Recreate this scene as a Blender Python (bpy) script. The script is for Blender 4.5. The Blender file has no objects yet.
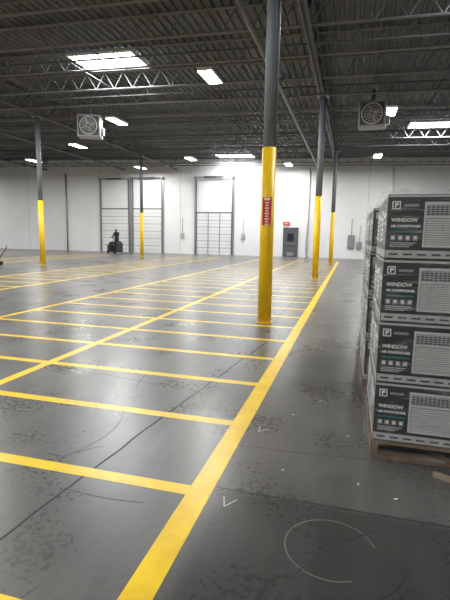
import bpy, bmesh, math, random
from mathutils import Vector, Matrix
random.seed(7)
S=bpy.context.scene
S.view_settings.view_transform='Standard'
COL=S.collection
# ---------------------------------------------------------------- materials
def mat(name,col,rough=0.6,metal=0.0,spec=0.5,noise=None,bump=None,emit=None,coat=0):
    m=bpy.data.materials.new(name);m.use_nodes=True
    nt=m.node_tree;b=nt.nodes['Principled BSDF']
    b.inputs['Base Color'].default_value=(*col,1);b.inputs['Roughness'].default_value=rough
    b.inputs['Metallic'].default_value=metal;b.inputs['Specular IOR Level'].default_value=spec
    b.inputs['Coat Weight'].default_value=coat
    if emit:
        b.inputs['Emission Color'].default_value=(*emit[0],1);b.inputs['Emission Strength'].default_value=emit[1]
    tc=nt.nodes.new('ShaderNodeTexCoord')
    if noise:
        sc,amt=noise[:2]
        n=nt.nodes.new('ShaderNodeTexNoise');n.inputs['Scale'].default_value=sc;n.inputs['Detail'].default_value=6
        nt.links.new(tc.outputs['Object'],n.inputs['Vector'])
        r=nt.nodes.new('ShaderNodeMapRange');r.inputs['From Min'].default_value=.3;r.inputs['From Max'].default_value=.7
        nt.links.new(n.outputs['Fac'],r.inputs['Value'])
        mx=nt.nodes.new('ShaderNodeMix');mx.data_type='RGBA'
        mx.inputs[6].default_value=(*[c*(1-amt) for c in col],1);mx.inputs[7].default_value=(*[min(1,c*(1+amt)) for c in col],1)
        nt.links.new(r.outputs[0],mx.inputs[0]);nt.links.new(mx.outputs[2],b.inputs['Base Color'])
    if bump:
        n2=nt.nodes.new('ShaderNodeTexNoise');n2.inputs['Scale'].default_value=bump[0]
        nt.links.new(tc.outputs['Object'],n2.inputs['Vector'])
        bp=nt.nodes.new('ShaderNodeBump');bp.inputs['Strength'].default_value=bump[1];bp.inputs['Distance'].default_value=.01
        nt.links.new(n2.outputs['Fac'],bp.inputs['Height']);nt.links.new(bp.outputs[0],b.inputs['Normal'])
    return m
M={}
M['wall']=mat('painted_concrete_wall',(.75,.755,.76),.7,noise=(.35,.06))
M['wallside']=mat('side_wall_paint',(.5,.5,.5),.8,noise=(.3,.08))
M['deck']=mat('steel_deck',(.08,.084,.088),.5,noise=(.4,.25))
M['truss']=mat('truss_steel_grey',(.09,.09,.095),.5)
M['truss_l']=mat('joist_steel_light',(.19,.195,.2),.45)
M['yellow']=mat('column_yellow_paint',(.93,.58,.005),.4,noise=(3,.07))
M['tape']=mat('floor_line_yellow',(.97,.61,.005),.3,noise=(5,.14),bump=(60,.15))
M['colgrey']=mat('column_blue_grey_paint',(.2,.225,.25),.5,noise=(2,.1))
M['white']=mat('white_enamel',(.75,.75,.74),.45)
M['doorpanel']=mat('dock_door_panel',(.70,.71,.71),.5,noise=(1.2,.05))
M['seamlight']=mat('door_seam',(.38,.39,.4),.7)
M['line']=mat('dark_seam',(.1,.1,.105),.7)
M['galv']=mat('galvanised_steel',(.3,.31,.32),.42,.6)
M['dkdoor']=mat('door_grey_paint',(.09,.095,.105),.45)
M['glass']=mat('dark_glass',(.02,.025,.03),.1)
M['red']=mat('red_sign',(.65,.03,.02),.5)
M['black']=mat('black_plastic',(.012,.012,.013),.45)
M['rubber']=mat('rubber',(.02,.02,.02),.8)
M['carton']=mat('printed_carton_dark',(.026,.031,.033),.4,noise=(6,.2))
M['cartonband']=mat('carton_light_band',(.48,.49,.49),.5,noise=(20,.12))
M['kraft']=mat('carton_kraft',(.32,.24,.16),.8)
M['print_w']=mat('print_white',(.82,.84,.84),.5)
M['print_g']=mat('print_light_grey',(.58,.60,.60),.5)
M['print_m']=mat('print_mid_grey',(.27,.28,.285),.5)
M['print_d']=mat('print_dark_grey',(.06,.065,.07),.5)
M['teal']=mat('print_teal',(.03,.22,.21),.5)
M['wood']=mat('pallet_wood',(.2,.135,.09),.8,noise=(9,.3))
M['chalk']=mat('chalk_mark',(.7,.7,.7),.9)
M['scuff']=mat('tyre_scuff',(.035,.034,.033),.5)
M['scratch']=mat('floor_scratch_pale',(.19,.185,.175),.6)
M['cloth']=mat('dark_clothes',(.012,.013,.018),.9)
M['skin']=mat('skin',(.35,.2,.14),.6)
M['hair']=mat('dark_hair',(.01,.008,.007),.7)
M['truckred']=mat('truck_dark_paint',(.03,.03,.034),.4)
M['seam']=mat('floor_joint_filler',(.012,.012,.012),.8)
M['lamp']=mat('lamp_diffuser',(.9,.9,.9),.5,emit=((1,.98,.95),25))
M['sky']=mat('skylight_diffuser',(.9,.9,.9),.5,emit=((.93,.97,1),9))
M['heater']=mat('heater_enamel',(.42,.43,.43),.5)
M['pipe']=mat('sprinkler_pipe',(.1,.1,.1),.5)

# floor
def floor_mat():
    m=bpy.data.materials.new('polished_concrete_floor');m.use_nodes=True
    nt=m.node_tree;N=nt.nodes;L=nt.links;b=N['Principled BSDF']
    tc=N.new('ShaderNodeTexCoord')
    def noise(sc,det=6,rough=.6,vec=None,dist=0):
        n=N.new('ShaderNodeTexNoise');n.inputs['Scale'].default_value=sc;n.inputs['Detail'].default_value=det;n.inputs['Roughness'].default_value=rough
        n.inputs['Distortion'].default_value=dist
        L.new(vec or tc.outputs['Object'],n.inputs['Vector']);return n.outputs['Fac']
    def math_(op,a,c=None,clamp=False):
        n=N.new('ShaderNodeMath');n.operation=op;n.use_clamp=clamp
        for i,v in enumerate((a,c)):
            if v is None: continue
            if isinstance(v,(int,float)): n.inputs[i].default_value=v
            else: L.new(v,n.inputs[i])
        return n.outputs[0]
    def rng(v,a,b_,c=0,d=1,smooth=True):
        n=N.new('ShaderNodeMapRange')
        if smooth:n.interpolation_type='SMOOTHSTEP'
        L.new(v,n.inputs['Value']);n.inputs['From Min'].default_value=a;n.inputs['From Max'].default_value=b_
        n.inputs['To Min'].default_value=c;n.inputs['To Max'].default_value=d;return n.outputs[0]
    big=noise(.28,3,.5);mid=noise(1.3,3,.45);fine=noise(26,5,.6)
    sx=N.new('ShaderNodeSeparateXYZ');L.new(tc.outputs['Object'],sx.inputs[0])
    x,y=sx.outputs[0],sx.outputs[1]
    mp=N.new('ShaderNodeMapping');mp.inputs['Scale'].default_value=(5,.5,1);mp.inputs['Rotation'].default_value=(0,0,.15);L.new(tc.outputs['Object'],mp.inputs[0])
    streak=noise(1.5,6,.6,mp.outputs[0],.3)
    wob=rng(noise(3,3,.5),.2,.8,-.12,.12,False)
    xw=math_('ADD',x,wob);yw=math_('ADD',y,wob)
    val=math_('ADD',rng(big,.25,.75,-.022,.022),rng(mid,.2,.8,-.024,.024))
    val=math_('ADD',val,rng(fine,.3,.7,-.008,.008))
    val=math_('ADD',val,rng(streak,.25,.85,.014,-.02))
    val=math_('ADD',val,.118)
    slab=math_('MULTIPLY',rng(math_('MULTIPLY',y,1.0),2.38,2.48,1,0),rng(x,-.72,-.60,0,1))
    dark_patch=math_('MULTIPLY',math_('MULTIPLY',rng(yw,4.0,4.5,0,1),rng(yw,5.5,6.1,1,0)),rng(xw,-.65,-.4,0,1))  # darker floor patch beside the pallets, edges wobbled by noise
    fac=math_('SUBTRACT',1,math_('MULTIPLY',slab,.5))
    fac=math_('MULTIPLY',fac,math_('SUBTRACT',1,math_('MULTIPLY',dark_patch,.45)))
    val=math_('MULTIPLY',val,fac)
    gr=rng(noise(.7,3,.45),.5,.85,0,.4)
    val=math_('MULTIPLY',val,math_('SUBTRACT',1,gr))
    cmb=N.new('ShaderNodeCombineColor')
    L.new(math_('MULTIPLY',val,1.03),cmb.inputs[0]);L.new(val,cmb.inputs[1]);L.new(math_('MULTIPLY',val,.96),cmb.inputs[2])
    L.new(cmb.outputs[0],b.inputs['Base Color'])
    ro=math_('ADD',rng(mid,.2,.8,.24,.36),rng(fine,.3,.7,-.02,.04))
    L.new(ro,b.inputs['Roughness'])
    bp=N.new('ShaderNodeBump');bp.inputs['Strength'].default_value=.06;bp.inputs['Distance'].default_value=.01
    L.new(noise(6,3,.45),bp.inputs['Height']);L.new(bp.outputs[0],b.inputs['Normal'])
    return m
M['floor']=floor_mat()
def wrap_mat():
    m=bpy.data.materials.new('stretch_wrap_film');m.use_nodes=True
    nt=m.node_tree;N=nt.nodes;L=nt.links
    for n in list(N):
        if n.type!='OUTPUT_MATERIAL':N.remove(n)
    out=[n for n in N if n.type=='OUTPUT_MATERIAL'][0]
    tc=N.new('ShaderNodeTexCoord')
    def streaks(scale,rot,lo,hi,mx_):
        mp=N.new('ShaderNodeMapping');mp.inputs['Scale'].default_value=scale;mp.inputs['Rotation'].default_value=rot
        L.new(tc.outputs['Object'],mp.inputs[0])
        n=N.new('ShaderNodeTexNoise');n.inputs['Scale'].default_value=3;n.inputs['Detail'].default_value=8;n.inputs['Roughness'].default_value=.7;n.inputs['Distortion'].default_value=1.0
        L.new(mp.outputs[0],n.inputs['Vector'])
        r=N.new('ShaderNodeMapRange');r.inputs['From Min'].default_value=lo;r.inputs['From Max'].default_value=hi;r.inputs['To Min'].default_value=0;r.inputs['To Max'].default_value=mx_
        L.new(n.outputs['Fac'],r.inputs['Value']);return n.outputs['Fac'],r.outputs[0]
    f1,s1=streaks((1.0,1.0,8),(.3,.35,0),.54,.70,.5)
    f2,s2=streaks((7,7,.9),(.1,-.3,0),.60,.70,.45)
    ad=N.new('ShaderNodeMath');ad.operation='ADD';L.new(s1,ad.inputs[0]);L.new(s2,ad.inputs[1])
    ad2=N.new('ShaderNodeMath');ad2.operation='ADD';ad2.use_clamp=True;L.new(ad.outputs[0],ad2.inputs[0]);ad2.inputs[1].default_value=.04
    h=N.new('ShaderNodeMath');h.operation='ADD';L.new(f1,h.inputs[0]);L.new(f2,h.inputs[1])
    bp=N.new('ShaderNodeBump');bp.inputs['Strength'].default_value=.8;bp.inputs['Distance'].default_value=.02;L.new(h.outputs[0],bp.inputs['Height'])
    tr=N.new('ShaderNodeBsdfTransparent');pb=N.new('ShaderNodeBsdfPrincipled')
    pb.inputs['Base Color'].default_value=(.7,.72,.73,1);pb.inputs['Roughness'].default_value=.16;pb.inputs['Specular IOR Level'].default_value=1
    L.new(bp.outputs[0],pb.inputs['Normal'])
    mx=N.new('ShaderNodeMixShader');L.new(ad2.outputs[0],mx.inputs[0]);L.new(tr.outputs[0],mx.inputs[1]);L.new(pb.outputs[0],mx.inputs[2])
    L.new(mx.outputs[0],out.inputs[0]);return m
M['wrap']=wrap_mat()

# ---------------------------------------------------------------- mesh kit
class B:
    def __init__(s): s.bm=bmesh.new();s.mats=[]
    def mi(s,m):
        if m not in s.mats:s.mats.append(m)
        return s.mats.index(m)
    def _fin(s,verts,m,smooth=False):
        i=s.mi(m);fs=set()
        for v in verts:
            for f in v.link_faces:fs.add(f)
        for f in fs:f.material_index=i;f.smooth=smooth
    def box(s,c,d,m,rot=None):
        r=bmesh.ops.create_cube(s.bm,size=1)['verts']
        mt=Matrix.Translation(c)@(rot.to_4x4() if rot else Matrix.Identity(4))@Matrix.Diagonal((*d,1))
        bmesh.ops.transform(s.bm,matrix=mt,verts=r);s._fin(r,m);return s
    def bb(s,x0,x1,y0,y1,z0,z1,m): return s.box(((x0+x1)/2,(y0+y1)/2,(z0+z1)/2),(x1-x0,y1-y0,z1-z0),m)
    def rbox(s,c,d,m,bev=.01,seg=2,rot=None):
        r=bmesh.ops.create_cube(s.bm,size=1)['verts']
        bmesh.ops.transform(s.bm,matrix=Matrix.Diagonal((*d,1)),verts=r)
        es=list({e for v in r for e in v.link_edges})
        g=bmesh.ops.bevel(s.bm,geom=es,offset=bev,segments=seg,affect='EDGES',profile=.5)
        allv=set({v for f in g['faces'] for v in f.verts}|{v for v in r if v.is_valid})
        for v in list(allv):
            for f in v.link_faces: allv.update(f.verts)
        vs=list(allv)
        bmesh.ops.transform(s.bm,matrix=Matrix.Translation(c)@(rot.to_4x4() if rot else Matrix.Identity(4)),verts=vs);s._fin(vs,m);return s
    def rod(s,p,q,r,m,seg=4,r2=None,smooth=None):
        p=Vector(p);q=Vector(q);d=q-p
        g=bmesh.ops.create_cone(s.bm,cap_ends=True,segments=seg,radius1=r,radius2=r if r2 is None else r2,depth=d.length)['verts']
        rot=Vector((0,0,1)).rotation_difference(d.normalized()).to_matrix().to_4x4()
        bmesh.ops.transform(s.bm,matrix=Matrix.Translation((p+q)/2)@rot,verts=g)
        s._fin(g,m,seg>6)
        for v in g:
            for f in v.link_faces:
                if len(f.verts)>4:f.smooth=False
        return s
    def sph(s,c,r,m,sc=(1,1,1)):
        g=bmesh.ops.create_uvsphere(s.bm,u_segments=16,v_segments=10,radius=r)['verts']
        bmesh.ops.transform(s.bm,matrix=Matrix.Translation(c)@Matrix.Diagonal((*sc,1)),verts=g);s._fin(g,m,True);return s
    def mesh(s,name):
        me=bpy.data.meshes.new(name);s.bm.to_mesh(me);s.bm.free()
        for m in s.mats:me.materials.append(M[m])
        return me
def ob(name,me,loc=(0,0,0),rot=(0,0,0),parent=None):
    o=bpy.data.objects.new(name,me);COL.objects.link(o);o.location=loc;o.rotation_euler=rot
    if parent:o.parent=parent
    return o
def text_mesh(s,size,m,align='LEFT',ext=.0006):
    c=bpy.data.curves.new('t','FONT');c.body=s;c.size=size;c.extrude=ext;c.align_x=align;c.offset=.0010
    o=bpy.data.objects.new('t',c);COL.objects.link(o)
    bpy.context.view_layer.update()
    me=bpy.data.meshes.new_from_object(o.evaluated_get(bpy.context.evaluated_depsgraph_get()))
    bpy.data.objects.remove(o);me.materials.clear();me.materials.append(M[m]);return me

XL,XR,YB,YF=-46.,15.,-8.,35.
SL=.02
def zdeck(x): return 7.32-SL*x
# ---------------------------------------------------------------- shell
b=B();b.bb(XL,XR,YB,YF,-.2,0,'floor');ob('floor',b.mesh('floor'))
b=B();b.bb(XL,XR,YF,YF+.25,0,8.6,'wall')
ob('wall_far',b.mesh('wall_far'))
b=B()
x=XL+3.2
while x<XR:
    b.bb(x-.012,x+.012,YF-.006,YF,0,8.2,'seamlight');x+=7.3
ob('trim_1',b.mesh('panel_joints'))
for n,a in (('wall_left',(XL-.25,XL,YB,YF)),('wall_right',(XR,XR+.25,YB,YF)),('wall_back',(XL,XR,YB-.25,YB))):
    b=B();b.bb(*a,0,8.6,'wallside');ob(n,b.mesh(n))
# corrugated deck
bm=bmesh.new();prof=[];x=XL
while x<XR:
    for dx,dz in ((0,0),(.13,0),(.16,-.05),(.22,-.05),(.25,0)):
        prof.append((x+dx,dz))
    x+=.25
prev=None
for px,dz in prof:
    z=zdeck(px)+dz
    v=[bm.verts.new((px,YB,z)),bm.verts.new((px,YF,z))]
    if prev and px>prev[2]+1e-6: bm.faces.new((prev[0],prev[1],v[1],v[0]))
    prev=(v[0],v[1],px)
me=bpy.data.meshes.new('deck');bm.to_mesh(me);bm.free();me.materials.append(M['deck'])
ceil=ob('ceiling',me)
# joists (bar joists across X), girders (along Y)
ang=math.atan(SL)
roof=bpy.data.objects.new('roof_truss_framing',None);COL.objects.link(roof)
b=B();D=.62;x=XL+.1;i=0
def P(x,d): return (x,0,zdeck(x)-.06-d)
for dy in (-.03,.03):
    b.rod((XL+.05,dy,P(XL,.03)[2]),(XR-.05,dy,P(XR,.03)[2]),.026,'truss_l')
    b.rod((XL+.05,dy,P(XL,D)[2]),(XR-.05,dy,P(XR,D)[2]),.026,'truss_l')
pz=.75
while x+pz<XR:
    b.rod(P(x,.03),P(x+pz/2,D),.018,'truss_l',4);b.rod(P(x+pz/2,D),P(x+pz,.03),.018,'truss_l',4);x+=pz
jm=b.mesh('bar_joist')
ys=[];y=YB+1.
while y<YF-.3:
    ys.append(y);y+=1.9
for y in ys: ob('bar_joist',jm,(0,y,0),parent=roof)
GX=(-38.4,-26.1,-13.9,-1.3,11.1);GD=.85
for gx in GX:
    b=B();zt=zdeck(gx)-.12
    for dx in (-.05,.05):
        b.rod((gx+dx,YB+.05,zt),(gx+dx,YF-.05,zt),.05,'truss');b.rod((gx+dx,YB+.05,zt-GD+.1),(gx+dx,YF-.05,zt-GD+.1),.05,'truss')
    y=YB+1.
    while y+1.9<YF:
        b.rod((gx,y,zt),(gx,y+.95,zt-GD+.1),.035,'truss');b.rod((gx,y+.95,zt-GD+.1),(gx,y+1.9,zt),.035,'truss')
        b.rod((gx,y+.95,zt),(gx,y+.95,zt-GD+.1),.022,'truss');y+=1.9
    ob('joist_girder',b.mesh('joist_girder'),parent=roof)
# bridging lines along Y
b=B()
x=XL+3
while x<XR-1:
    if min(abs(x-g) for g in GX)>.8:
        b.rod((x,YB+.1,zdeck(x)-.06-D+.04),(x,YF-.1,zdeck(x)-.06-D+.04),.018,'truss')
    x+=3.1
ob('joist_bridging',b.mesh('bridging'),parent=roof)
# sprinkler piping
b=B()
for y in (2.4,5.9,9.4,12.9,16.4,19.9,23.4,26.9,30.4,33.6):
    b.rod((XL+.1,y,zdeck(XL)-.75),(XR-.1,y,zdeck(XR)-.75),.028,'pipe',8)
    for k in range(18):
        xx=XL+2+k*3.3
        b.rod((xx,y,zdeck(xx)-.75),(xx,y,zdeck(xx)-.62),.014,'pipe',6)
        b.rod((xx,y,zdeck(xx)-.61),(xx,y,zdeck(xx)-.58),.035,'pipe',8)
for xx in (-2.6,-18.5):
    b.rod((xx,YB+.2,zdeck(xx)-.88),(xx,YF-.1,zdeck(xx)-.88),.075,'pipe',12)
ob('sprinkler_piping',b.mesh('sprinkler'),parent=roof)

# ---------------------------------------------------------------- columns
def column(x,y,sign=False):
    e=bpy.data.objects.new('steel_column',None);COL.objects.link(e);e.location=(x,y,0)
    top=zdeck(x)-.12-GD+.05
    b=B();b.rod((0,0,2.95),(0,0,top-.02),.105,'colgrey',32);b.box((0,0,top),(.42,.42,.04),'colgrey')
    b.box((0,0,top+.06),(.16,.3,.1),'truss')
    b.rod((.115,-.03,3.0),(.115,-.03,top-.05),.012,'galv',8)
    ob('shaft',b.mesh('shaft'),parent=e)
    b=B();b.rod((0,0,.0),(0,0,2.98),.118,'yellow',32);b.rod((0,0,.0),(0,0,.02),.135,'yellow',32)
    ob('yellow_sleeve',b.mesh('sleeve'),parent=e)
    if sign:
        b=B();b.box((0,-.125,1.93),(.15,.006,.46),'red');b.box((0,-.1285,2.13),(.1,.002,.04),'print_w')
        for k in range(9): b.box((0,-.1285,2.07-k*.045),(.07-.02*(k%2),.002,.022),'print_w')
        ob('fire_extinguisher_sign',b.mesh('sign'),parent=e,rot=(0,0,.1))
cols=[(-1.42,7.75),(-1.25,16.95),(-1.15,27.4),(-14.0,18.2),(-13.95,28.6)]
for i,c in enumerate(cols): column(*c,sign=(i==0))
for c in [(-26.1,8),(-26.1,17.5),(-26.1,28),(11.1,7.8),(11.1,17.3),(11.1,27.5),(-13.9,8),(-38.4,17.5),(-38.4,28),(-1.3,-2),(-13.9,-2)]: column(*c)

# ---------------------------------------------------------------- lamps
def lampmesh():
    b=B();b.rbox((0,0,0),(.48,1.3,.09),'white',.015);
    for dx in (-.12,.12): b.box((dx,0,-.048),(.2,1.22,.008),'lamp')
    b.box((0,0,-.05),(.03,1.26,.016),'white')
    b.box((0,0,.07),(.14,.4,.06),'galv')
    return b.mesh('lamp')
lm=lampmesh()
LP=255
def lamp(x,y,z=6.62,p=None):
    e=bpy.data.objects.new('high_bay_lamp',None);COL.objects.link(e);e.location=(x,y,z)
    ob('housing',lm,parent=e)
    b=B();zt=zdeck(x)-.1-z
    for dy in (-.5,.5): b.rod((0,dy,.04),(0,dy,zt),.006,'galv',6)
    ob('hanger_wires',b.mesh('w'),parent=e)
    l=bpy.data.lights.new('lamp','AREA');l.shape='RECTANGLE';l.size=.44;l.size_y=1.24;l.energy=p or LP;l.color=(1,.985,.96)
    o=bpy.data.objects.new('light',l);COL.objects.link(o);o.parent=e;o.location=(0,0,-.07)
for p in [(-4.7,14.7),(-10.6,19.3),(-15.8,24.1),(-10.7,29.4),(-22.2,28.3),(1.2,20.1),(1.26,30.3),(-4.6,32.8),(-15.9,32.5)]: lamp(*p)
for p in [(-10.6,9.6),(-16,14.6),(-22.2,19.3),(7.2,15),(7.2,25.5),(-28.5,24),(-34,30),(-28.5,13),(-34,18),(-40,24),(-16,5),(-22.2,9),(-36,6)]: lamp(*p)
for p in [(-4.7,4.2),(1.2,9.8),(7.2,5)]: lamp(*p,p=130)  # unseen lamps, added to light the area near the camera, kept weaker
for p in [(-10.6,-2),(2.2,-4.5),(-4.7,-4.5)]: lamp(*p,p=240)  # unseen lamps added behind the camera to brighten the near boxes
# ---------------------------------------------------------------- skylights
def skylight(x,y,w=2.6,d=1.45,p=420):
    e=bpy.data.objects.new('skylight',None);COL.objects.link(e);e.location=(x,y,zdeck(x)-.06);e.rotation_euler=(0,ang,0)
    b=B();b.box((0,0,0),(w,d,.02),'sky')
    for s in (-1,1):
        b.box((0,s*(d/2+.03),-.03),(w+.12,.06,.12),'white');b.box((s*(w/2+.03),0,-.03),(.06,d,.12),'white')
    ob('curb_and_diffuser',b.mesh('skylight'),parent=e)
    l=bpy.data.lights.new('daylight','AREA');l.shape='RECTANGLE';l.size=w;l.size_y=d;l.energy=p;l.color=(.93,.97,1)
    o=bpy.data.objects.new('light',l);COL.objects.link(o);o.parent=e;o.location=(0,0,-.03)
skylight(-8.35,14.75,2.3,1.4)
for p in [(3.75,25.2),(-8.6,33.2),(-21.5,14),(-34,20)]: skylight(*p)
for p in [(3.4,10.5),(-8.9,2.5)]: skylight(*p,p=240)

# ---------------------------------------------------------------- unit heaters
def heater(x,y,z,rz=0):
    e=bpy.data.objects.new('unit_heater',None);COL.objects.link(e);e.location=(x,y,z);e.rotation_euler=(0,0,rz)
    b=B();b.rbox((0,0,0),(1.0,.6,.95),'heater',.03)
    b.box((0,-.305,0),(.86,.02,.8),'line')
    n=28
    for r,rr in ((.37,.02),(.27,.006),(.18,.006),(.09,.006)):
        for k in range(n):
            a=2*math.pi*k/n;c=2*math.pi*(k+1)/n
            b.rod((r*math.cos(a),-.34,r*math.sin(a)),(r*math.cos(c),-.34,r*math.sin(c)),rr,'white')
    for k in range(8):
        a=math.pi*k/8;b.rod((-.37*math.cos(a),-.345,-.37*math.sin(a)),(.37*math.cos(a),-.345,.37*math.sin(a)),.006,'white')
    for k in range(4):
        a=math.pi/2*k+.3
        b.box((.18*math.cos(a),-.322,.18*math.sin(a)),(.26,.008,.13),'galv',Matrix.Rotation(-a,3,'Y')@Matrix.Rotation(.35,3,'X'))
    b.rod((0,-.35,0),(0,-.31,0),.06,'black',16)
    b.box((.56,0,-.2),(.12,.3,.3),'galv')
    b.rod((0,.2,.45),(0,.2,1.0),.07,'galv',12)
    zt=zdeck(x)-z-.15
    for sx in (-.45,.45):
        for sy in (-.25,.25): b.rod((sx,sy,.45),(sx,sy,zt),.01,'galv',6)
    ob('heater_body',b.mesh('heater'),parent=e)
heater(-11.5,18.5,6.2,.35);heater(.5,18.8,6.15,-.1)

# ---------------------------------------------------------------- far wall fittings
def dock_door(i,x0,x1,ph,top,sec,sm='seamlight',grid=0):
    e=bpy.data.objects.new('door_%d'%i,None);COL.objects.link(e);e.location=((x0+x1)/2,YF,0);w=x1-x0
    b=B();n=sec
    for k in range(n):
        z0=ph*k/n+.01;z1=ph*(k+1)/n-.02
        b.bb(-w/2+.12,w/2-.12,-.07,-.02,z0,z1,'doorpanel')
        b.bb(-w/2+.12,w/2-.12,-.04,-.01,z1,z1+.04,'line')
        if grid:
            for q in range(grid+1):
                xx=-w/2+.15+q*(w-.3)/grid;b.bb(xx-.03,xx+.03,-.09,-.07,z0,z1,sm)
        b.bb(-w/2+.12,w/2-.12,-.08,-.07,(z0+z1)/2-.01,(z0+z1)/2+.01,'seamlight')
    ob('sectional_panels',b.mesh('panels'),parent=e)
    b=B()
    for s in (-1,1):
        b.bb(s*w/2-.06,s*w/2+.06,-.1,-.01,0,top,'galv');b.bb(s*(w/2-.1)-.02,s*(w/2-.1)+.02,-.14,-.05,0,top-.2,'line')
    b.rod((-w/2-.1,-.2,top-.1),(w/2+.1,-.2,top-.1),.035,'galv',10);b.rod((-w/4,-.2,top-.1),(w/4,-.2,top-.1),.07,'line',12)
    for s in (-1,0,1): b.box((s*w/2*.98,-.13,top-.1),(.06,.24,.2),'galv')
    b.bb(-w/2,w/2,-.03,-.005,ph,ph+.08,'line')
    ob('vertical_lift_track',b.mesh('track'),parent=e)
    return e
dock_door(1,-20.9,-18.1,3.6,6.2,6);dock_door(2,-17.9,-15.1,3.6,6.2,6);dock_door(3,-12.3,-9.1,3.3,6.2,6,'galv',3)
e=bpy.data.objects.new('door_4',None);COL.objects.link(e);e.location=(-4.55,YF,0)
b=B();b.bb(-.47,.47,-.06,-.01,0,2.14,'dkdoor')
for s in (-1,1): b.bb(s*.52-.05,s*.52+.05,-.09,-.005,0,2.24,'dkdoor')
b.bb(-.57,.57,-.09,-.005,2.14,2.24,'dkdoor');b.box((.0,-.065,1.5),(.5,.01,.6),'glass')
b.rod((-.38,-.11,1.0),(.38,-.11,1.0),.02,'galv',8);b.box((-.38,-.09,1),(.05,.06,.08),'galv');b.box((.38,-.09,1),(.05,.06,.08),'galv')
b.bb(-.25,.25,-.065,-.06,.1,.35,'galv')
ob('leaf_and_frame',b.mesh('door'),parent=e)
b=B();b.rbox((0,-.045,0),(.5,.07,.26),'red',.01);b.box((0,-.083,0),(.44,.006,.2),'red')
for k in range(4): b.box((-.12+.08*k,-.088,0),(.045,.004,.1),'print_w')
ob('exit_sign',b.mesh('exit'),(-4.9,YF,2.55))
def wallbox(name,x,z,w,h,d,m):
    b=B();b.rbox((0,-d/2-.01,0),(w,d,h),m,.01);b.box((0,-d-.014,0),(w*.86,.008,h*.88),m);b.box((w*.36,-d-.025,0),(.03,.02,.1),'black')
    b.rod((0,-.05,h/2),(0,-.05,h/2+1.2),.02,'galv',8)
    ob(name,b.mesh(name),(x,YF,z))
wallbox('electrical_panel',-.05,1.25,.5,.95,.18,'galv');wallbox('disconnect_switch',.55,1.0,.35,.5,.15,'galv')
wallbox('control_box',-8.3,1.5,.3,.4,.12,'heater');wallbox('control_box',-13.4,1.5,.3,.4,.12,'heater')
for px in (-24.2,-3.3,2.6):
    b=B();b.rod((0,-.1,.0),(0,-.1,6.6),.06,'white' if px>-10 else 'galv',12)
    for z in (.6,2.4,4.2,6): b.box((0,-.06,z),(.18,.1,.05),'galv')
    ob('downspout_pipe',b.mesh('pipe'),(px,YF,0))
# ---------------------------------------------------------------- floor markings
root=bpy.data.objects.new('yellow_floor_lines',None);COL.objects.link(root)
def strip(x0,x1,y0,y1,nm='line_stripe',z=.0012):
    b=B();b.bb(x0,x1,y0,y1,0,z,'tape');ob(nm,b.mesh(nm),parent=root)
strip(-.855,-.715,-4,30,z=.0016)
for xx in (-3.33,-5.95,-8.85): strip(xx-.055,xx+.055,-4,30.3)
b=B();k=-5
while 2.35+k*1.015<29.9:
    y=2.35+k*1.015
    b.bb(-5.9,-3.37,y-.05,y+.05,0,.0008,'tape');b.bb(-3.28,-.85,y-.05,y+.05,0,.0008,'tape')
    b.bb(-11.4,-8.9,y-.05,y+.05,0,.0008,'tape');k+=1
ob('stall_stripes',b.mesh('stalls'),parent=root)
strip(-11.5,-11.4,-4,30.3)
for xx in (-16.5,-19.1,-24.,-26.8): strip(xx-.05,xx+.05,4,29)
b=B();y=4.5
while y<29:
    b.bb(-19.05,-16.55,y-.05,y+.05,0,.0008,'tape');b.bb(-26.8,-24,y-.05,y+.05,0,.0008,'tape');y+=1.015
ob('stall_stripes_far',b.mesh('stalls2'),parent=root)
# floor joints
b=B()
def crack(p,q,w,wob=.0,n=1,m='seam'):
    p=Vector((*p,0));q=Vector((*q,0));pts=[p.lerp(q,i/n)+Vector((random.uniform(-wob,wob),random.uniform(-wob,wob),0)) for i in range(n+1)]
    for a,c in zip(pts,pts[1:]):
        d=(c-a);b.box((a+c)/2+Vector((0,0,.0003)),(d.length+.003,w,.0006),m,Matrix.Rotation(math.atan2(d.y,d.x),3,'Z'))
crack((-2.0,-3),(-1.58,1.75),.013);crack((-1.58,1.75),(-1.46,3.1),.013,.006,12);crack((-1.46,3.1),(-1.1,6.3),.014,.008,20);crack((-1.1,6.3),(-1.2,7.5),.008,.01,6)
crack((-.7,2.43),(8,2.43),.008);crack((-1.25,8.),(-1.25,34.8),.009)
crack((-.7,3.0),(4,3.35),.005,.01,25)
crack((-3.3,4.3),(-1.46,4.0),.005,.02,14);crack((-.7,4.7),(3,4.75),.006)
crack((-44,17.2),(-1.3,17.2),.01);crack((-44,8.2),(-1.3,7.9),.01);crack((-1.3,7.8),(14,7.8),.01);crack((-13.75,-7),(-13.75,34.8),.01)
crack((-7.5,-7),(-7.5,34.8),.008)
ob('floor_control_joints',b.mesh('joints'))
b=B()
def arc(cx,cy,r,a0,a1,w,n=40,m='scuff'):
    for k in range(n):
        a=a0+(a1-a0)*k/n;c=a0+(a1-a0)*(k+1)/n
        p=Vector((cx+r*math.cos(a),cy+r*math.sin(a),.0002));q=Vector((cx+r*math.cos(c),cy+r*math.sin(c),.0002));d=q-p
        b.box((p+q)/2,(d.length+.002,w,.0004),m,Matrix.Rotation(math.atan2(d.y,d.x),3,'Z'))
arc(-.02,2.08,.22,.3,5.2,.006,m='scratch');arc(.02,2.06,.3,3.4,6.0,.006);arc(.9,1.3,1.2,2.2,3.1,.01);arc(-2.6,2.9,.9,5.4,6.9,.008)
for k in range(26):
    a0=random.uniform(0,6.28);arc(random.uniform(-4.5,1.2),random.uniform(1.5,8),random.uniform(.4,2.5),a0,a0+random.uniform(.15,.5),random.uniform(.003,.009),14,'scuff' if k%3 else 'scratch')
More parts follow.
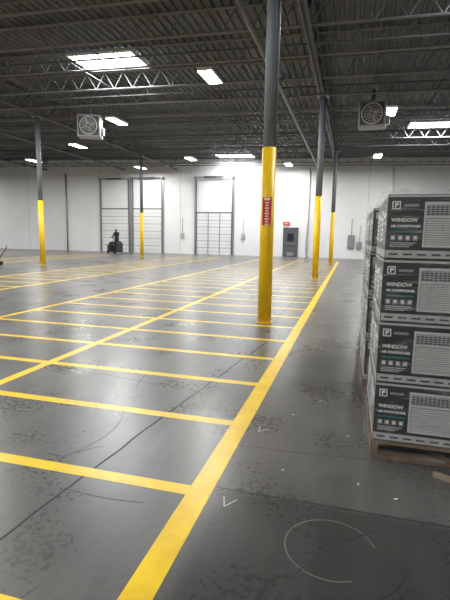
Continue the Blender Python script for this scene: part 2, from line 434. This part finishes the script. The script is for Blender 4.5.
for k in range(60):
    x=random.uniform(-4.5,1.);y=random.uniform(1.3,8);a=random.uniform(0,3.14);ln=random.uniform(.02,.18)
    crack((x,y),(x+ln*math.cos(a),y+ln*math.sin(a)),random.uniform(.002,.005),0,1,'scratch' if k%2 else 'scuff')
ob('tyre_scuff_marks',b.mesh('scuffs'))
b=B()
for x,y in ((-.35,2.75),(.12,2.72),(.05,3.4),(.33,2.62),(-.2,4.1),(-.4,3.7)):
    b.box((x,y,.0015),(random.uniform(.01,.025),random.uniform(.008,.014),.003),'chalk',Matrix.Rotation(random.random()*3,3,'Z'))
ob('paper_scraps',b.mesh('scraps'))
for i,(x,y,r) in enumerate([(-.6,2.3,3.0),(-.6,3.32,2.8)]):
    b=B();b.box((-.02,0,.0006),(.1,.007,.001),'chalk',Matrix.Rotation(1.15,3,'Z'));b.box((.022,0,.0006),(.1,.007,.001),'chalk',Matrix.Rotation(1.99,3,'Z'))
    ob('chalk_mark',b.mesh('chalk'),(x,y,0),(0,0,r))
b=B();b.box((0,0,.011),(.34,.04,.022),'kraft');b.box((.1,.0,.023),(.08,.03,.004),'kraft');ob('wood_scrap',b.mesh('scrap'),(.74,2.9,0),(0,0,-.45))

# ---------------------------------------------------------------- pallets of boxed air conditioners
BW,BD,BH=.64,.56,.417
def boxmesh():
    b=B();g=.004
    b.rbox((BW/2,BD/2,BH/2),(BW-g*2,BD-g*2,BH-g),'carton',.006,2)
    t=.0012;y=g
    def pr(x0,x1,z0,z1,m,k=1): b.bb(x0,x1,y-t*k,y,z0,z1,m)
    pr(.008,BW-.008,.008,.058,'cartonband');pr(.008,BW-.008,BH-.022,BH-.008,'cartonband')
    for q in range(7): pr(.03+q*.085,.03+q*.085+.055,.026,.038,'print_d',2)
    pr(.03,.082,.318,.37,'print_w');pr(.037,.075,.325,.363,'carton',2);pr(.046,.056,.329,.359,'print_w',3);pr(.056,.068,.343,.359,'print_w',3)
    pr(.1,.19,.335,.352,'print_m')
    pr(.03,.205,.172,.182,'teal')
    for q in range(4): pr(.03+q*.045,.063+q*.045,.12,.155,'print_m');pr(.038+q*.045,.055+q*.045,.128,.147,'print_w',2)
    for q in range(3): pr(.03,.19-.02*q,.103-q*.012,.108-q*.012,'print_g')
    x0,x1,z0,z1=.225,.622,.08,.365
    pr(x0,x1,z0,z1,'print_g');pr(x0+.012,x1-.012,z1-.085,z1-.018,'print_m',2)
    n=14
    for q in range(n): 
        xx=x0+.016+q*(x1-x0-.032)/n;pr(xx,xx+.016,z1-.08,z1-.023,'print_d',3)
    for q in range(4): pr(x0+.012,x1-.012,z1-.07+q*.014,z1-.067+q*.014,'print_g',4)
    pr(x0+.012,x1-.11,z0+.018,z1-.1,'print_m',2)
    for q in range(11): pr(x0+.016,x1-.114,z0+.022+q*.0145,z0+.031+q*.0145,'print_g',3)
    pr(x1-.095,x1-.015,z0+.02,z1-.1,'print_d',2);pr(x1-.08,x1-.03,z1-.135,z1-.115,'print_w',3)
    for q in range(3): pr(x1-.078+q*.02,x1-.066+q*.02,z0+.05,z0+.062,'print_g',3)
    xx=g
    b.bb(xx-t,xx,.01,BD-.01,.008,.058,'cartonband');b.bb(xx-t,xx,.01,BD-.01,BH-.022,BH-.008,'cartonband')
    b.bb(xx-t,xx,.04,.28,.09,.36,'print_m');b.bb(xx-2*t,xx,.06,.26,.27,.3,'print_w');b.bb(xx-2*t,xx,.06,.22,.22,.24,'print_g')
    b.bb(xx-2*t,xx,.32,.5,.11,.33,'print_w');
    for q in range(5): b.bb(xx-3*t,xx,.35,.47,.14+q*.035,.15+q*.035,'print_d')
    b.bb(.02,BW-.02,BD/2-.03,BD/2+.03,BH-.004,BH-.0025,'kraft')
    return b.mesh('ac_carton')
bx=boxmesh();t1=text_mesh('WINDOW',.034,'print_w');t2=text_mesh('AIR CONDITIONER',.0205,'print_w')
def palletmesh():
    b=B();W,Dp=1.3,1.14
    for k in range(7): 
        y0=k*(Dp-.1)/6;b.bb(0,W,y0,y0+.1,.102,.12,'wood')
    for k in range(3):
        x0=k*(W-.05)/2;b.bb(x0,x0+.05,0,Dp,.018,.102,'wood')
    for k in range(4):
        y0=k*(Dp-.1)/3;b.bb(0,W,y0,y0+.1,0,.018,'wood')
    return b.mesh('pallet')
pm=palletmesh()
def wrapmesh(H):
    bm=bmesh.new();W,Dp=1.3,1.14;o=.008;per=[]
    n=26
    c=[(-o,-o),(W+o,-o),(W+o,Dp+o),(-o,Dp+o)]
    for i in range(4):
        a=Vector(c[i]);d=Vector(c[(i+1)%4])
        for k in range(n): per.append((a.lerp(d,k/n),(d-a).normalized(),0<k<n))
    rows=[];nz=40;cc=Vector((W/2,Dp/2))
    for j in range(nz+2):
        r=[]
        for k,(p,dr,inn) in enumerate(per):
            z=.05+(H-.05)*min(j,nz)/nz
            if j==0:z-=random.uniform(0,.04)
            out=random.uniform(0,.007)+(.03 if j<3 else 0)*random.random()
            q=Vector((p.x+dr.y*out,p.y-dr.x*out))
            if j==nz+1: q=q+(cc-q).normalized()*random.uniform(.05,.16);z+=.006+random.uniform(0,.006)
            if j==nz: z+=.004+random.uniform(0,.006)
            r.append(bm.verts.new((q.x,q.y,z)))
        rows.append(r)
    m=len(per)
    for j in range(nz+1):
        for k in range(m):
            f=bm.faces.new((rows[j][k],rows[j][(k+1)%m],rows[j+1][(k+1)%m],rows[j+1][k]));f.smooth=True
    me=bpy.data.meshes.new('wrap');bm.to_mesh(me);bm.free();me.materials.append(M['wrap']);return me
def stack(x,y,layers=4,rz=0,txt=True):
    e=bpy.data.objects.new('pallet_of_boxed_air_conditioners',None);COL.objects.link(e);e.location=(x,y,0);e.rotation_euler=(0,0,rz)
    ob('pallet',pm,parent=e)
    for l in range(layers):
        for i in range(2):
            for j in range(2):
                jx=random.uniform(-.004,.004);jy=random.uniform(-.003,.003);lo=(.008+i*BW+jx,.008+j*BD+jy,.121+l*BH)
                ob('carton',bx,lo,parent=e)
                if j==0 and txt:
                    ob('carton_text',t1,(lo[0]+.03,lo[1]+.0025,lo[2]+.24),(math.pi/2,0,0),e)
                    ob('carton_text',t2,(lo[0]+.03,lo[1]+.0025,lo[2]+.205),(math.pi/2,0,0),e)
    ob('stretch_wrap',wrapmesh(.125+layers*BH+.01),parent=e)
stack(.2,3.12,4,0);stack(.17,4.5,4,.01,False);stack(.17,5.85,4,-.01,False)
stack(1.75,3.2,4,0,False);stack(1.75,4.6,4,0,False)

# ---------------------------------------------------------------- person on stand-up pallet truck
def skin(name,verts,edges,radii,matfn,mats,sub=2):
    me=bpy.data.meshes.new(name);me.from_pydata(verts,edges,[]);o=bpy.data.objects.new(name,me);COL.objects.link(o)
    md=o.modifiers.new('s','SKIN');md.use_smooth_shade=True
    for i,r in enumerate(radii):
        sv=me.skin_vertices[0].data[i];sv.radius=(r,r) if not isinstance(r,tuple) else r;sv.use_root=(i==0)
    s2=o.modifiers.new('u','SUBSURF');s2.levels=sub;s2.render_levels=sub
    bpy.context.view_layer.update()
    m2=bpy.data.meshes.new_from_object(o.evaluated_get(bpy.context.evaluated_depsgraph_get()))
    bpy.data.objects.remove(o);m2.materials.clear()
    for m in mats:m2.materials.append(M[m])
    for p in m2.polygons:p.material_index=matfn(p.center);p.use_smooth=True
    return m2
TX,TY,TR=-17.75,32.0,math.radians(65)
e=bpy.data.objects.new('truck_operator',None);COL.objects.link(e);e.location=(TX,TY,0);e.rotation_euler=(0,0,TR)
z0=.18
V=[(0,0,.93),(0,.0,1.08),(0,.02,1.25),(0,.03,1.4),(0,.05,1.5),(0,.08,1.56),(0,.09,1.64),(0,.085,1.71),
   (.19,.03,1.4),(.25,.12,1.15),(.16,.36,1.08),(.15,.42,1.08),(-.19,.03,1.4),(-.25,.1,1.15),(-.18,.36,1.1),(-.17,.42,1.1),
   (.1,0,.88),(.12,.06,.49),(.12,0,.1),(.12,.14,.04),(-.1,0,.88),(-.13,.04,.49),(-.13,-.04,.1),(-.13,.1,.04)]
V=[(a,b_,c+z0) for a,b_,c in V]
E=[(0,1),(1,2),(2,3),(3,4),(4,5),(5,6),(6,7),(3,8),(8,9),(9,10),(10,11),(3,12),(12,13),(13,14),(14,15),(0,16),(16,17),(17,18),(18,19),(0,20),(20,21),(21,22),(22,23)]
R_=[(.17,.13),(.16,.12),(.18,.13),(.17,.12),.06,.08,.105,.08,.085,.06,.04,.035,.085,.06,.04,.035,.11,.08,.06,.045,.11,.08,.06,.045]
def mf(c):
    if c.z>1.5+z0+.02: return 2 if (c.z>1.66+z0 or c.y<.05) else 1
    if c.y>.385 and c.z>1.: return 1
    return 0
ob('body',skin('body',V,E,R_,mf,['cloth','skin','hair']),parent=e)
b=B();b.sph((0,.19,1.62+z0),.018,'skin',(1,1,1.3))
for s in (-1,1): b.sph((s*.1,.085,1.62+z0),.025,'skin',(.4,.8,1.2));b.sph((s*.035,.178,1.645+z0),.01,'black')
b.box((0,.187,1.575+z0),(.045,.008,.008),'red')
ob('face_details',b.mesh('face'),parent=e)
for s,hx,hz in ((1,.15,1.08),(-1,-.17,1.1)):
    vs=[];es=[];rs=[]
    for k in range(5):
        if k<4:
            x0=hx+(k-1.5)*.018;ln=(.07,.08,.075,.06)[k];pts=[(x0,.43,hz+z0),(x0,.43+ln*.5,hz+z0+.008),(x0,.43+ln*.8,hz+z0-.018),(x0,.43+ln*.65,hz+z0-.045)]
        else: pts=[(hx-s*.03,.41,hz+z0),(hx-s*.05,.44,hz+z0-.01),(hx-s*.045,.465,hz+z0-.035)]
        st=len(vs);vs+=pts;es+=[(st+i,st+i+1) for i in range(len(pts)-1)]
    me=bpy.data.meshes.new('h');me.from_pydata(vs,es,[]);o=bpy.data.objects.new('h',me);COL.objects.link(o);md=o.modifiers.new('s','SKIN')
    for i in range(len(vs)): me.skin_vertices[0].data[i].radius=(.009,.009)
    st=0
    for k in range(5): me.skin_vertices[0].data[st].use_root=True;st+=4
    u=o.modifiers.new('u','SUBSURF');u.levels=1
    me.materials.append(M['skin']);o.name='fingers';o.parent=e
# truck
e2=bpy.data.objects.new('stand_up_pallet_truck',None);COL.objects.link(e2);e2.location=(TX,TY,0);e2.rotation_euler=(0,0,TR)
b=B();b.rbox((0,.0,.12),(.7,.55,.1),'truckred',.03)
b.rbox((0,.62,.42),(.7,.44,.62),'truckred',.09,3);b.rbox((0,.55,.8),(.56,.26,.2),'black',.06);b.rbox((0,-.34,.5),(.6,.1,.72),'truckred',.04);b.rbox((0,-.27,.85),(.4,.06,.24),'black',.02)
b.rod((-.17,.43,1.2),(.17,.43,1.2),.018,'black',10);b.rod((0,.5,.9),(0,.43,1.22),.025,'black',10)
b.rod((0,.43,1.22),(-.17,.45,1.235),.018,'black',10);b.rod((0,.43,1.22),(.17,.45,1.215),.018,'black',10)
for s in (-1,1):
    b.rod((s*.3,.7,.13),(s*.37,.7,.13),.13,'rubber',20);b.rod((s*.3,-.2,.09),(s*.36,-.2,.09),.09,'rubber',20)
    b.box((s*.22,-1.0,.09),(.18,1.25,.06),'galv');b.rod((s*.17,-1.5,.06),(s*.27,-1.5,.06),.055,'rubber',14)
    b.box((s*.26,.845,.45),(.1,.02,.08),'yellow')
b.box((0,.3,.7),(.3,.02,.12),'galv')
ob('chassis',b.mesh('truck'),parent=e2)
# hand pallet jack by left edge of view
e3=bpy.data.objects.new('hand_pallet_jack',None);COL.objects.link(e3);e3.location=(-15.45,17.1,0);e3.rotation_euler=(0,0,math.radians(130))
b=B()
for s in (-1,1):
    b.box((s*.2,.85,.1),(.16,1.2,.05),'black');b.rod((s*.16,1.35,.05),(s*.24,1.35,.05),.045,'rubber',12);b.rod((s*.05,-.05,.09),(s*.11,-.05,.09),.09,'rubber',16)
b.box((0,.22,.2),(.54,.08,.22),'black');b.rod((0,.05,.1),(0,.05,.42),.07,'black',12)
b.rod((0,.0,.35),(0,-.3,.8),.02,'black',8);b.rod((-.13,-.3,.9),(.13,-.3,.9),.018,'black',8);b.rod((-.13,-.3,.9),(0,-.3,.78),.014,'black',8);b.rod((.13,-.3,.9),(0,-.3,.78),.014,'black',8)
ob('frame',b.mesh('jack'),parent=e3)

# ---------------------------------------------------------------- world, camera
w=bpy.data.worlds.new('w');S.world=w;w.use_nodes=True;w.node_tree.nodes['Background'].inputs[0].default_value=(.5,.52,.55,1);w.node_tree.nodes['Background'].inputs[1].default_value=.1
X=Vector((0.9629,-0.0548,0.2642)).normalized();Y=Vector((0.2693,0.1306,-0.9542)).normalized();Z=X.cross(Y).normalized();Y=Z.cross(X)
R=Matrix((X,Y,Z))
c=bpy.data.cameras.new('cam');c.lens=27;c.sensor_width=36;c.clip_end=300
co=bpy.data.objects.new('camera',c);COL.objects.link(co);co.matrix_world=Matrix.Translation((0,0,1.5))@R.to_4x4();S.camera=co
